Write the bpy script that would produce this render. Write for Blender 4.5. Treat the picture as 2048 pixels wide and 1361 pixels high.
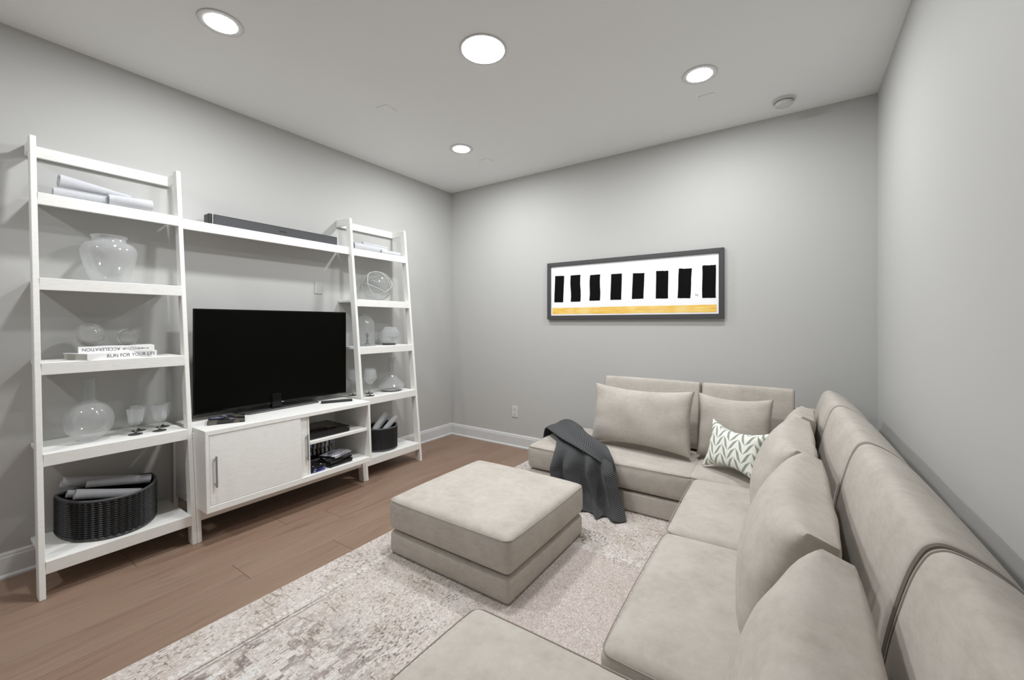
import bpy, bmesh, math, random
from mathutils import Vector, Matrix
PI = math.pi
random.seed(7)
for o in list(bpy.data.objects):
    bpy.data.objects.remove(o)
S = bpy.context.scene
COL = S.collection

# ------------------------------------------------------------------ camera, world, exposure
CAMZ = 1.259
cam_data = bpy.data.cameras.new('camera')
cam = bpy.data.objects.new('camera', cam_data); COL.objects.link(cam)
cam.location = (0, 0, CAMZ)
cam.rotation_euler = (PI / 2, 0, math.radians(34.2))
cam_data.sensor_width = 36.0
cam_data.lens = 830.0 / 2048.0 * 36.0
cam_data.shift_y = -33.5 / 2048.0
cam_data.clip_start = 0.02
S.camera = cam
w = bpy.data.worlds.new('world'); S.world = w
w.use_nodes = True
w.node_tree.nodes['Background'].inputs[0].default_value = (0.8, 0.85, 0.9, 1)
w.node_tree.nodes['Background'].inputs[1].default_value = 0.3
S.view_settings.view_transform = 'Standard'
S.view_settings.look = 'None'
S.view_settings.gamma = 1.0
S.view_settings.use_curve_mapping = False
S.view_settings.exposure = 2.64
S.cycles.use_denoising = True
S.cycles.caustics_reflective = False
S.cycles.caustics_refractive = False
S.cycles.max_bounces = 12
S.cycles.diffuse_bounces = 6
S.cycles.transparent_max_bounces = 24
S.cycles.sample_clamp_indirect = 6.0
LAMP_SMALL = 62.0      # radiance of the recessed lenses
LAMP_BIG = 34.0        # radiance of the wide disc light

# room box
XL, XR, YB, YN, H = -3.23, 0.444, 3.525, -2.9, 2.74

# ------------------------------------------------------------------ helpers
def lin(c):
    c /= 255.0
    return c / 12.92 if c <= 0.04045 else ((c + 0.055) / 1.055) ** 2.4
def rgb(r, g, b):
    return (lin(r), lin(g), lin(b), 1.0)

class NT:
    def __init__(self, name):
        self.mat = bpy.data.materials.new(name)
        self.mat.use_nodes = True
        self.t = self.mat.node_tree
        self.t.nodes.clear()
        self.out = self.t.nodes.new('ShaderNodeOutputMaterial')
    def n(self, typ, **kw):
        nd = self.t.nodes.new(typ)
        for k, v in kw.items():
            setattr(nd, k, v)
        return nd
    def l(self, a, b):
        self.t.links.new(a, b)
    def set(self, sock, v):
        if hasattr(v, 'is_output') or isinstance(v, bpy.types.NodeSocket):
            self.l(v, sock)
        else:
            sock.default_value = v
    def m(self, op, a, b=None, c=None):
        nd = self.n('ShaderNodeMath', operation=op)
        self.set(nd.inputs[0], a)
        if b is not None: self.set(nd.inputs[1], b)
        if c is not None: self.set(nd.inputs[2], c)
        return nd.outputs[0]
    def mix(self, f, a, b, mode='MIX'):
        nd = self.n('ShaderNodeMix', data_type='RGBA', blend_type=mode)
        self.set(nd.inputs[0], f); self.set(nd.inputs[6], a); self.set(nd.inputs[7], b)
        return nd.outputs[2]
    def coord(self, which='Object'):
        return self.n('ShaderNodeTexCoord').outputs[which]
    def mapping(self, vec, scale=(1, 1, 1), loc=(0, 0, 0), rot=(0, 0, 0)):
        nd = self.n('ShaderNodeMapping')
        self.l(vec, nd.inputs[0])
        nd.inputs[1].default_value = loc; nd.inputs[2].default_value = rot; nd.inputs[3].default_value = scale
        return nd.outputs[0]
    def noise(self, vec, scale, detail=2, rough=0.5):
        nd = self.n('ShaderNodeTexNoise')
        if vec is not None: self.l(vec, nd.inputs['Vector'])
        nd.inputs['Scale'].default_value = scale; nd.inputs['Detail'].default_value = detail
        nd.inputs['Roughness'].default_value = rough
        return nd.outputs[0]
    def ramp(self, f, stops):
        nd = self.n('ShaderNodeValToRGB')
        self.l(f, nd.inputs[0])
        e = nd.color_ramp.elements
        while len(e) < len(stops): e.new(0.5)
        for el, (p, c) in zip(e, stops):
            el.position = p; el.color = c
        return nd.outputs[0]
    def sep(self, vec):
        nd = self.n('ShaderNodeSeparateXYZ'); self.l(vec, nd.inputs[0]); return nd.outputs
    def rng(self, v, a, b, c=0.0, d=1.0):
        nd = self.n('ShaderNodeMapRange'); self.l(v, nd.inputs[0])
        for i, x in enumerate((a, b, c, d)): nd.inputs[1 + i].default_value = x
        return nd.outputs[0]
    def bump(self, h, strength=0.2, dist=0.002):
        nd = self.n('ShaderNodeBump'); self.l(h, nd.inputs['Height'])
        nd.inputs['Strength'].default_value = strength; nd.inputs['Distance'].default_value = dist
        return nd.outputs[0]
    def pbr(self, color, rough=0.5, metal=0.0, normal=None, sheen=0.0, spec=0.5, **kw):
        p = self.n('ShaderNodeBsdfPrincipled')
        self.set(p.inputs['Base Color'], color); self.set(p.inputs['Roughness'], rough)
        p.inputs['Metallic'].default_value = metal
        p.inputs['Specular IOR Level'].default_value = spec
        p.inputs['Sheen Weight'].default_value = sheen
        if normal is not None: self.l(normal, p.inputs['Normal'])
        for k, v in kw.items(): self.set(p.inputs[k], v)
        self.l(p.outputs[0], self.out.inputs[0])
        return p

def plain(name, color, rough=0.5, metal=0.0, spec=0.5, grain=0.0, gscale=40):
    t = NT(name)
    nrm = None
    c = t.coord()
    nz = t.noise(c, gscale, 3)
    col = t.mix(t.rng(nz, 0.3, 0.7, 0.0, 0.10), color, tuple(x * 0.8 for x in color[:3]) + (1,))
    if grain: nrm = t.bump(nz, grain, 0.001)
    t.pbr(col, rough, metal, nrm, spec=spec)
    return t.mat

def mat_wall(name, color):
    t = NT(name); c = t.coord()
    nz = t.noise(c, 90, 4, 0.6)
    big = t.noise(c, 0.8, 2)
    col = t.mix(t.rng(big, 0.3, 0.7, 0, 0.06), color, tuple(x * 0.9 for x in color[:3]) + (1,))
    t.pbr(col, 0.65, 0, t.bump(nz, 0.06, 0.001), spec=0.25)
    return t.mat

def mat_planks():
    t = NT('brown_vinyl_plank'); c = t.coord()
    r = t.n('ShaderNodeObjectInfo').outputs['Random']
    off = t.n('ShaderNodeCombineXYZ'); t.l(t.m('MULTIPLY', r, 37.0), off.inputs[0]); t.l(t.m('MULTIPLY', r, 91.0), off.inputs[1])
    v = t.n('ShaderNodeVectorMath', operation='ADD'); t.l(c, v.inputs[0]); t.l(off.outputs[0], v.inputs[1])
    warp = t.noise(t.mapping(v.outputs[0], (5, 0.9, 1)), 1.5, 3)
    wv = t.n('ShaderNodeVectorMath', operation='ADD'); t.l(v.outputs[0], wv.inputs[0])
    cw = t.n('ShaderNodeCombineXYZ'); t.l(t.m('MULTIPLY', warp, 0.16), cw.inputs[0]); t.l(cw.outputs[0], wv.inputs[1])
    g1 = t.noise(t.mapping(wv.outputs[0], (20, 0.7, 1)), 2.2, 5, 0.6)
    g2 = t.noise(t.mapping(wv.outputs[0], (130, 3, 1)), 2.0, 3, 0.6)
    big = t.noise(t.mapping(v.outputs[0], (4, 0.8, 1)), 1.2, 2)
    base = t.ramp(g1, [(0.25, rgb(112, 88, 72)), (0.45, rgb(134, 109, 93)), (0.62, rgb(142, 116, 100)), (0.8, rgb(147, 124, 108))])
    base = t.mix(t.rng(g2, 0.5, 0.8, 0, 0.2), base, rgb(108, 84, 70))
    base = t.mix(t.rng(big, 0.35, 0.7, 0, 0.35), base, rgb(150, 132, 114))
    base = t.mix(t.m('MULTIPLY', t.m('POWER', r, 1.5), 0.35), base, rgb(150, 130, 114))
    t.pbr(base, t.rng(g1, 0.2, 0.8, 0.42, 0.55), 0, t.bump(g2, 0.12, 0.0008), spec=0.3)
    return t.mat

def mat_white_wood():
    t = NT('white_painted_wood'); c = t.coord()
    wv = t.noise(c, 6, 3)
    cw = t.n('ShaderNodeVectorMath', operation='ADD'); t.l(c, cw.inputs[0]); t.l(t.mix(1.0, (0, 0, 0, 1), (0.1, 0.1, 0.1, 1)), cw.inputs[1])
    g = t.noise(t.mapping(c, (60, 14, 60)), 2.0, 4, 0.6)
    col = t.mix(t.rng(g, 0.4, 0.7, 0, 0.22), rgb(241, 241, 238), rgb(206, 204, 198))
    col = t.mix(t.rng(wv, 0.4, 0.7, 0, 0.1), col, rgb(230, 228, 222))
    t.pbr(col, 0.5, 0, t.bump(g, 0.12, 0.001), spec=0.3)
    return t.mat

def mat_suede(name, color, dark):
    t = NT(name); c = t.coord()
    n1 = t.noise(c, 5.5, 4, 0.65)
    n2 = t.noise(t.mapping(c, (1, 1, 3)), 26, 4, 0.7)
    n3 = t.noise(c, 420, 2)
    col = t.mix(t.rng(n1, 0.33, 0.67, 0, 1), color, dark)
    col = t.mix(t.rng(n2, 0.38, 0.68, 0, 0.45), col, tuple(x * 1.14 for x in color[:3]) + (1,))
    col = t.mix(t.rng(n3, 0.4, 0.7, 0, 0.16), col, tuple(x * 0.78 for x in color[:3]) + (1,))
    hgt = t.m('ADD', t.m('MULTIPLY', n3, 0.5), t.m('MULTIPLY', n2, 0.5))
    t.pbr(col, 0.92, 0, t.bump(hgt, 0.22, 0.0015), sheen=0.04, spec=0.1)
    return t.mat

def mat_rug():
    t = NT('distressed_woven_rug'); c = t.coord(); x, y, z = t.sep(c)
    # woven cell noise: cells of about 9 x 6 mm
    def cells(sx, sy, sc=1.0):
        wn = t.n('ShaderNodeTexWhiteNoise', noise_dimensions='2D')
        cm = t.n('ShaderNodeCombineXYZ')
        t.l(t.m('FLOOR', t.m('MULTIPLY', x, sx)), cm.inputs[0]); t.l(t.m('FLOOR', t.m('MULTIPLY', y, sy)), cm.inputs[1])
        t.l(cm.outputs[0], wn.inputs['Vector'])
        return wn.outputs['Value']
    fine = cells(150, 95)
    mid = t.noise(t.mapping(c, (60, 34, 1)), 1.0, 4, 0.7)
    dash = t.noise(t.mapping(c, (16, 70, 1)), 1.0, 4, 0.75)
    dash2 = t.noise(t.mapping(c, (70, 16, 1)), 1.0, 4, 0.75)
    big = t.noise(c, 3.2, 3, 0.6)
    big2 = t.noise(t.mapping(c, (1, 1, 1), (5, 3, 0)), 5.5, 3, 0.6)
    light = rgb(224, 215, 210); beige = rgb(210, 199, 189); dark = rgb(112, 100, 95); mauve = rgb(108, 93, 95); white = rgb(243, 240, 236)
    # inner-field mask
    wob = t.m('MULTIPLY', t.m('SUBTRACT', mid, 0.5), 0.10)
    fx = t.m('GREATER_THAN', t.m('ADD', x, wob), -1.16); fy = t.m('LESS_THAN', t.m('ADD', y, wob), 2.10)
    field = t.m('MULTIPLY', fx, fy)
    # plain field: pinkish weave with short dark dashes across
    fcol = t.mix(t.rng(fine, 0, 1, 0, 0.45), rgb(222, 211, 206), rgb(198, 186, 179))
    fcol = t.mix(t.m('MULTIPLY', t.m('GREATER_THAN', dash, 0.64), 0.7), fcol, dark)
    fcol = t.mix(t.rng(big, 0.45, 0.7, 0, 0.35), fcol, rgb(190, 180, 168))
    # border: speckled
    spk = t.m('ADD', t.m('MULTIPLY', fine, 0.42), t.m('ADD', t.m('MULTIPLY', mid, 0.42), t.m('MULTIPLY', dash2, 0.45)))
    thr = t.m('ADD', 0.80, t.m('MULTIPLY', t.m('SUBTRACT', big, 0.5), -0.75))
    dk = t.rng(t.m('SUBTRACT', spk, thr), -0.05, 0.16, 0, 1)
    bcol = t.mix(t.rng(big2, 0.4, 0.65, 0, 1), light, beige)
    bcol = t.mix(t.m('MULTIPLY', dk, 0.95), bcol, dark)
    wsp = t.m('MULTIPLY', t.m('GREATER_THAN', cells(130, 80), 0.86), 0.55)
    bcol = t.mix(wsp, bcol, white)
    # block band: rectangles of mauve and white, strongest near the camera end
    def blk(sx, sy, ox, oy):
        wn = t.n('ShaderNodeTexWhiteNoise', noise_dimensions='2D'); cm = t.n('ShaderNodeCombineXYZ')
        t.l(t.m('FLOOR', t.m('ADD', t.m('MULTIPLY', x, sx), ox)), cm.inputs[0])
        t.l(t.m('FLOOR', t.m('ADD', t.m('MULTIPLY', y, sy), oy)), cm.inputs[1])
        t.l(cm.outputs[0], wn.inputs['Vector']); return wn.outputs['Value']
    b1 = blk(38, 26, 0.3, 0.1); b2 = blk(46, 28, 0.7, 4.6)
    zone = t.m('MULTIPLY', t.rng(x, -1.79, -1.74), t.rng(x, -1.18, -1.32))
    zone = t.m('MULTIPLY', zone, t.rng(y, 1.15, 0.75))
    zone = t.m('MULTIPLY', zone, t.rng(t.noise(c, 4.2, 2), 0.34, 0.5))
    mv = t.m('MULTIPLY', t.m('LESS_THAN', b1, 0.5), t.m('LESS_THAN', fine, 0.86))
    bcol = t.mix(t.m('MULTIPLY', t.m('MULTIPLY', mv, zone), 0.9), bcol, t.mix(t.rng(fine, 0, 1), mauve, rgb(156, 142, 140)))
    bcol = t.mix(t.m('MULTIPLY', t.m('MULTIPLY', t.m('GREATER_THAN', b2, 0.72), zone), 0.9), bcol, white)
    # pale guide line and thin dark stripes parallel to the long edge, repeated on the short side
    def line(coord, at, half):
        return t.m('LESS_THAN', t.m('ABSOLUTE', t.m('SUBTRACT', coord, at)), half)
    brk = t.m('MULTIPLY', t.m('LESS_THAN', t.m('FRACT', t.m('MULTIPLY', y, 38.0)), 0.55), t.rng(mid, 0.35, 0.5))
    bcol = t.mix(t.m('MULTIPLY', t.m('MULTIPLY', line(x, -1.815, 0.012), brk), 0.85), bcol, white)
    bcol = t.mix(t.m('MULTIPLY', t.m('MULTIPLY', line(x, -1.785, 0.004), t.rng(y, 1.3, 1.0)), 0.8), bcol, dark)
    bcol = t.mix(t.m('MULTIPLY', t.m('MULTIPLY', line(x, -1.765, 0.004), t.rng(y, 1.3, 1.0)), 0.6), bcol, dark)
    bcol = t.mix(t.m('MULTIPLY', t.m('MULTIPLY', line(t.m('ADD', y, wob), 2.15, 0.02), t.m('GREATER_THAN', cells(40, 1), 0.35)), 0.7), bcol, white)
    col = t.mix(field, bcol, fcol)
    # thread-by-thread variation over the whole rug, with short dark picks
    f2 = cells(190, 120)
    col = t.mix(t.rng(f2, 0.0, 0.35, 0.42, 0), col, rgb(140, 127, 121))
    col = t.mix(t.rng(f2, 0.82, 1.0, 0, 0.6), col, white)
    pick = t.m('MULTIPLY', t.m('GREATER_THAN', t.m('ADD', dash, t.m('MULTIPLY', big2, 0.25)), 0.735), t.m('SUBTRACT', 1.0, field))
    col = t.mix(t.m('MULTIPLY', pick, 0.65), col, dark)
    # twill relief
    wv = t.m('MULTIPLY', t.m('SINE', t.m('MULTIPLY', t.m('ADD', x, t.m('MULTIPLY', y, 0.5)), 700)), t.m('SINE', t.m('MULTIPLY', y, 520)))
    col = t.mix(t.rng(wv, -1, 1, 0.36, 0), col, rgb(150, 138, 128))
    t.pbr(col, 0.95, 0, t.bump(t.m('ADD', wv, t.m('MULTIPLY', fine, 1.0)), 0.5, 0.003), spec=0.08)
    return t.mat

def mat_herringbone():
    t = NT('charcoal_herringbone_knit'); c = t.coord('UV'); x, y, z = t.sep(c)
    tri = t.m('PINGPONG', t.m('MULTIPLY', x, 34.0), 1.0)
    ph = t.m('FRACT', t.m('ADD', t.m('MULTIPLY', y, 95.0), t.m('MULTIPLY', tri, 1.7)))
    ln = t.rng(t.m('ABSOLUTE', t.m('SUBTRACT', ph, 0.5)), 0.12, 0.3)
    nz = t.noise(t.coord(), 60, 3)
    col = t.mix(ln, rgb(104, 105, 106), rgb(50, 50, 52))
    col = t.mix(t.rng(nz, 0.35, 0.7, 0, 0.3), col, rgb(72, 74, 76))
    t.pbr(col, 0.95, 0, t.bump(ln, 0.35, 0.0015), sheen=0.1, spec=0.1)
    return t.mat

def mat_chevron():
    t = NT('sage_leaf_print_cotton'); c = t.coord(); x, y, z = t.sep(c)
    # columns along x; leaf strokes lean one way in one column and the other way in the next
    u = t.m('MULTIPLY', x, 22.0); ui = t.m('FLOOR', u); uf = t.m('FRACT', u)
    par = t.m('PINGPONG', ui, 1.0)
    lean = t.m('SUBTRACT', t.m('MULTIPLY', par, 2.0), 1.0)
    ph = t.m('FRACT', t.m('ADD', t.m('MULTIPLY', y, 19.0), t.m('MULTIPLY', t.m('MULTIPLY', lean, 1.5), t.m('SUBTRACT', uf, 0.5))))
    wid = t.m('MULTIPLY', t.m('SUBTRACT', 1.0, t.m('POWER', t.m('ABSOLUTE', t.m('SUBTRACT', t.m('MULTIPLY', uf, 2.0), 1.0)), 1.0)), 0.34)
    leaf = t.m('LESS_THAN', t.m('ABSOLUTE', t.m('SUBTRACT', ph, 0.5)), wid)
    nz = t.noise(c, 160, 3)
    green = t.mix(nz, rgb(132, 144, 136), rgb(166, 174, 164))
    cream = t.mix(nz, rgb(232, 232, 222), rgb(246, 245, 238))
    t.pbr(t.mix(leaf, cream, green), 0.9, 0, t.bump(nz, 0.15, 0.001), spec=0.1)
    return t.mat

def mat_thin_glass(name, haze=0.22, tint=(0.95, 0.96, 0.96, 1), refl=0.10, hcol=(0.75, 0.77, 0.78, 1)):
    t = NT(name)
    nz = t.noise(t.coord(), 3.0, 2)
    tr = t.n('ShaderNodeBsdfTransparent'); tr.inputs[0].default_value = tint
    df = t.n('ShaderNodeBsdfDiffuse'); df.inputs[0].default_value = hcol
    tl = t.n('ShaderNodeBsdfTranslucent'); tl.inputs[0].default_value = hcol
    gl = t.n('ShaderNodeBsdfGlossy'); gl.inputs['Roughness'].default_value = 0.04
    m0 = t.n('ShaderNodeMixShader'); m0.inputs[0].default_value = 0.5; t.l(df.outputs[0], m0.inputs[1]); t.l(tl.outputs[0], m0.inputs[2])
    m1 = t.n('ShaderNodeMixShader'); t.l(t.rng(nz, 0.2, 0.8, haze * 0.9, haze * 1.1), m1.inputs[0]); t.l(tr.outputs[0], m1.inputs[1]); t.l(m0.outputs[0], m1.inputs[2])
    fr = t.n('ShaderNodeLayerWeight'); fr.inputs[0].default_value = 0.25
    fac = t.m('ADD', t.m('MULTIPLY', fr.outputs['Facing'], 0.30), refl * 0.4)
    m2 = t.n('ShaderNodeMixShader'); t.l(fac, m2.inputs[0]); t.l(m1.outputs[0], m2.inputs[1]); t.l(gl.outputs[0], m2.inputs[2])
    t.l(m2.outputs[0], t.out.inputs[0])
    return t.mat

def mat_solid_glass():
    t = NT('clear_solid_glass')
    nz = t.noise(t.coord(), 4.0, 1)
    p = t.pbr(t.mix(nz, (0.96, 0.96, 0.96, 1), (1, 1, 1, 1)), 0.0, spec=0.5)
    p.inputs['Transmission Weight'].default_value = 1.0; p.inputs['IOR'].default_value = 1.45
    return t.mat

def mat_emit(name, strength, color=(0.97, 0.985, 1, 1)):
    t = NT(name)
    e = t.n('ShaderNodeEmission'); e.inputs[0].default_value = color; e.inputs[1].default_value = strength
    t.l(e.outputs[0], t.out.inputs[0])
    return t.mat

def mat_print(name, a, b, c2, scale=18):
    t = NT(name); c = t.coord()
    vz = t.n('ShaderNodeTexVoronoi'); t.l(c, vz.inputs['Vector']); vz.inputs['Scale'].default_value = scale
    s = t.sep(vz.outputs['Color'])
    col = t.mix(t.m('GREATER_THAN', s[0], 0.55), a, b)
    col = t.mix(t.m('GREATER_THAN', s[1], 0.82), col, c2)
    t.pbr(col, 0.25, spec=0.5)
    return t.mat

def mat_paper(name='drawing_paper'):
    t = NT(name); c = t.coord()
    n1 = t.noise(t.mapping(c, (8, 40, 40)), 4, 4, 0.7)
    n2 = t.noise(t.mapping(c, (60, 6, 30)), 3, 2)
    f = t.m('MULTIPLY', t.rng(n1, 0.5, 0.7, 0, 0.35), t.rng(n2, 0.45, 0.6))
    t.pbr(t.mix(f, rgb(240, 241, 244), rgb(176, 180, 188)), 0.75, spec=0.2)
    return t.mat

def mat_watercolour():
    t = NT('ochre_watercolour'); c = t.coord()
    n1 = t.noise(t.mapping(c, (2.0, 1, 24)), 3, 4, 0.6); n2 = t.noise(c, 7, 3)
    col = t.mix(t.rng(n1, 0.3, 0.7), rgb(246, 216, 128), rgb(232, 176, 66))
    col = t.mix(t.rng(n2, 0.45, 0.7, 0, 0.5), col, rgb(247, 226, 160))
    t.pbr(col, 0.7, spec=0.2)
    return t.mat

M = dict(
    wall=mat_wall('grey_wall_paint', rgb(189, 189, 187)), ceiling=mat_wall('ceiling_paint', rgb(241, 243, 243)),
    trim=plain('white_trim_paint', rgb(214, 216, 217), 0.4), plank=mat_planks(), joint=plain('floor_joint', rgb(58, 44, 36), 0.8),
    wood=mat_white_wood(), suede=mat_suede('taupe_suede', rgb(191, 185, 177), rgb(174, 167, 158)),
    suede2=mat_suede('taupe_suede_pillow', rgb(192, 186, 178), rgb(175, 168, 159)), piping=plain('taupe_piping', rgb(160, 153, 145), 0.9, spec=0.1),
    rug=mat_rug(), knit=mat_herringbone(), chevron=mat_chevron(),
    glass=mat_thin_glass('smoky_thin_glass', 0.32, hcol=(.86, .87, .88, 1)), glass_pale=mat_thin_glass('pale_thin_glass', 0.40, hcol=(.86, .87, .88, 1)), glass_clear=mat_thin_glass('clear_thin_glass', 0.15), solid=mat_solid_glass(), glass_dome=mat_thin_glass('dome_glass', 0.22, hcol=(.86, .87, .88, 1)),
    darkglass=plain('dark_glass_foot', rgb(62, 62, 62), 0.15, spec=0.6),
    black=plain('black_plastic', rgb(22, 22, 22), 0.4), gloss=plain('black_gloss', rgb(8, 8, 8), 0.12, spec=0.25), screen=plain('dark_screen', rgb(9, 9, 8), 0.45, spec=0.04),
    grille=plain('charcoal_grille_cloth', rgb(70, 71, 74), 0.7, grain=0.4, gscale=600), stand=plain('dark_grey_stand', rgb(72, 72, 72), 0.3),
    steel=plain('brushed_steel', rgb(176, 176, 174), 0.35, 0.9), silver=plain('silver_trim', rgb(190, 190, 190), 0.3, 0.8),
    wicker=plain('black_wicker', rgb(38, 38, 39), 0.5, spec=0.4), wicker_rim=plain('grey_rim', rgb(78, 78, 80), 0.5),
    wicker_in=plain('basket_inside', rgb(20, 20, 20), 0.8),
    paper=mat_paper(), cover=plain('white_cover', rgb(244, 244, 244), 0.5), pages=plain('page_edges', rgb(176, 174, 168), 0.8, grain=0.3, gscale=300),
    ink=plain('grey_ink', rgb(70, 72, 76), 0.7), frame=plain('charcoal_frame', rgb(66, 66, 67), 0.5), canvas=plain('white_mount', rgb(246, 246, 249), 0.7),
    inkblack=plain('black_paint', rgb(9, 9, 11), 0.7, spec=0.1), ochre=mat_watercolour(),
    plate=plain('white_plastic', rgb(208, 208, 206), 0.4), slot=plain('dark_slot', rgb(80, 80, 80), 0.6), rope=plain('pale_rope', rgb(196, 196, 190), 0.9, grain=0.5, gscale=200),
    grey_orn=plain('grey_ceramic', rgb(78, 78, 77), 0.5),
    lens=mat_emit('lamp_lens', LAMP_SMALL), disc=mat_emit('disc_lens', LAMP_BIG),
    case1=mat_print('case_print_dark', rgb(36, 34, 34), rgb(96, 92, 84), rgb(150, 160, 210), 26), case2=mat_print('case_print_black', rgb(14, 14, 16), rgb(46, 46, 50), rgb(170, 170, 180), 30),
    case3=mat_print('case_print_blue', rgb(40, 54, 120), rgb(80, 92, 170), rgb(220, 214, 236), 40), case4=mat_print('case_print_silver', rgb(172, 172, 184), rgb(206, 206, 214), rgb(70, 74, 92), 34),
    case5=mat_print('case_print_green', rgb(24, 34, 34), rgb(48, 62, 58), rgb(214, 214, 206), 30), case6=mat_print('case_print_brown', rgb(36, 28, 24), rgb(70, 58, 48), rgb(130, 110, 90), 30),
)

def wloc(o):
    v = Vector((0, 0, 0))
    while o is not None:
        v = v + Vector(o.location); o = o.parent
    return v

def obj(name, bm, mat, parent=None, smooth=0.0, world=True):
    """Link a bmesh as one mesh object. With world=True the geometry is in world coordinates and is re-based on the parent."""
    me = bpy.data.meshes.new(name)
    if parent is not None and world:
        bmesh.ops.translate(bm, verts=bm.verts, vec=-wloc(parent))
    bm.to_mesh(me); bm.free()
    me.materials.append(mat)
    if smooth:
        me.polygons.foreach_set('use_smooth', [True] * len(me.polygons))
        me.set_sharp_from_angle(angle=smooth)
    o = bpy.data.objects.new(name, me); COL.objects.link(o)
    if parent is not None: o.parent = parent
    return o

def tag(o, label, cat, group=None):
    o['label'] = label; o['category'] = cat
    if group: o['group'] = group
    return o

def thing(name, label, cat, loc=(0, 0, 0), rotz=0.0, group=None):
    o = bpy.data.objects.new(name, None); COL.objects.link(o)
    o.location = loc; o.rotation_euler = (0, 0, rotz); o.empty_display_size = 0.05
    return tag(o, label, cat, group)

def struct(name, bm, mat, parent=None, smooth=0.0):
    o = obj(name, bm, mat, parent, smooth)
    if parent is None: o['kind'] = 'structure'
    return o

def dup(src, loc, label, rotz=None):
    r = src.copy(); COL.objects.link(r); r.location = loc; r['label'] = label
    if rotz is not None: r.rotation_euler = (0, 0, rotz)
    for ch in list(src.children):
        c = ch.copy(); COL.objects.link(c); c.parent = r
        for g in list(ch.children):
            d = g.copy(); COL.objects.link(d); d.parent = c
    return r

def box(x0, x1, y0, y1, z0, z1, b=0.002, bm=None, seg=1, fn=None):
    t = bmesh.new()
    bmesh.ops.create_cube(t, size=1.0)
    bmesh.ops.scale(t, verts=t.verts, vec=(abs(x1 - x0), abs(y1 - y0), abs(z1 - z0)))
    bmesh.ops.translate(t, verts=t.verts, vec=((x0 + x1) / 2, (y0 + y1) / 2, (z0 + z1) / 2))
    if b: bmesh.ops.bevel(t, geom=list(t.edges), offset=b, segments=seg, affect='EDGES', profile=0.5)
    if fn:
        for v in t.verts: v.co = fn(v.co)
    if bm is None: return t
    merge(bm, t); return bm

def merge(bm, t):
    me = bpy.data.meshes.new('tmp'); t.to_mesh(me); t.free(); bm.from_mesh(me); bpy.data.meshes.remove(me)

def hexa(pts, b=0.002):
    """Box from 8 corners: bottom 4 then top 4, counter-clockwise."""
    t = bmesh.new(); v = [t.verts.new(p) for p in pts]
    for f in ((3, 2, 1, 0), (4, 5, 6, 7), (0, 1, 5, 4), (1, 2, 6, 5), (2, 3, 7, 6), (3, 0, 4, 7)):
        t.faces.new([v[i] for i in f])
    bmesh.ops.recalc_face_normals(t, faces=t.faces)
    if b: bmesh.ops.bevel(t, geom=list(t.edges), offset=b, segments=1, affect='EDGES', profile=0.5)
    return t

def lathe(prof, seg=32, loc=(0, 0, 0), closed=True, facet=0):
    bm = bmesh.new(); rings = []
    for r, z in prof:
        if r < 1e-5: rings.append([bm.verts.new((loc[0], loc[1], loc[2] + z))])
        else: rings.append([bm.verts.new((loc[0] + r * math.cos(2 * PI * i / seg), loc[1] + r * math.sin(2 * PI * i / seg), loc[2] + z)) for i in range(seg)])
    for a, b in zip(rings, rings[1:]):
        for i in range(seg):
            j = (i + 1) % seg
            if len(a) == 1 and len(b) == 1: continue
            if len(a) == 1: bm.faces.new((a[0], b[j], b[i]))
            elif len(b) == 1: bm.faces.new((a[i], a[j], b[0]))
            else: bm.faces.new((a[i], a[j], b[j], b[i]))
    bmesh.ops.recalc_face_normals(bm, faces=bm.faces)
    return bm

def tube(path, r, sides=6, closed=False, bm=None, radii=None):
    bm = bm or bmesh.new(); P = [Vector(p) for p in path]; n = len(P); rings = []
    up = Vector((0, 0, 1)); prev = None
    for i, p in enumerate(P):
        a = P[(i - 1) % n] if (closed or i > 0) else P[i]; b = P[(i + 1) % n] if (closed or i < n - 1) else P[i]
        d = (b - a); d = d.normalized() if d.length > 1e-9 else Vector((1, 0, 0))
        if prev is None:
            s = d.cross(up)
            if s.length < 1e-3: s = d.cross(Vector((1, 0, 0)))
        else:
            s = prev - d * prev.dot(d)
            if s.length < 1e-4: s = d.cross(up)
        s.normalize(); prev = s; t2 = d.cross(s)
        rr = radii[i] if radii else r
        rings.append([bm.verts.new(p + s * rr * math.cos(2 * PI * k / sides) + t2 * rr * math.sin(2 * PI * k / sides)) for k in range(sides)])
    m = n if closed else n - 1
    for i in range(m):
        a, b = rings[i], rings[(i + 1) % n]
        for k in range(sides):
            bm.faces.new((a[k], a[(k + 1) % sides], b[(k + 1) % sides], b[k]))
    if not closed:
        bm.faces.new(rings[0][::-1]); bm.faces.new(rings[-1])
    bmesh.ops.recalc_face_normals(bm, faces=bm.faces)
    return bm

def axis_pts(h, r, n):
    e = [-h + r * (1 - math.cos(a)) for a in (0, PI / 8, PI / 4, 3 * PI / 8)]
    inner = [-h + r + (2 * h - 2 * r) * i / n for i in range(n + 1)]
    return e[:] + inner + [-x for x in reversed(e)]

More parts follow.
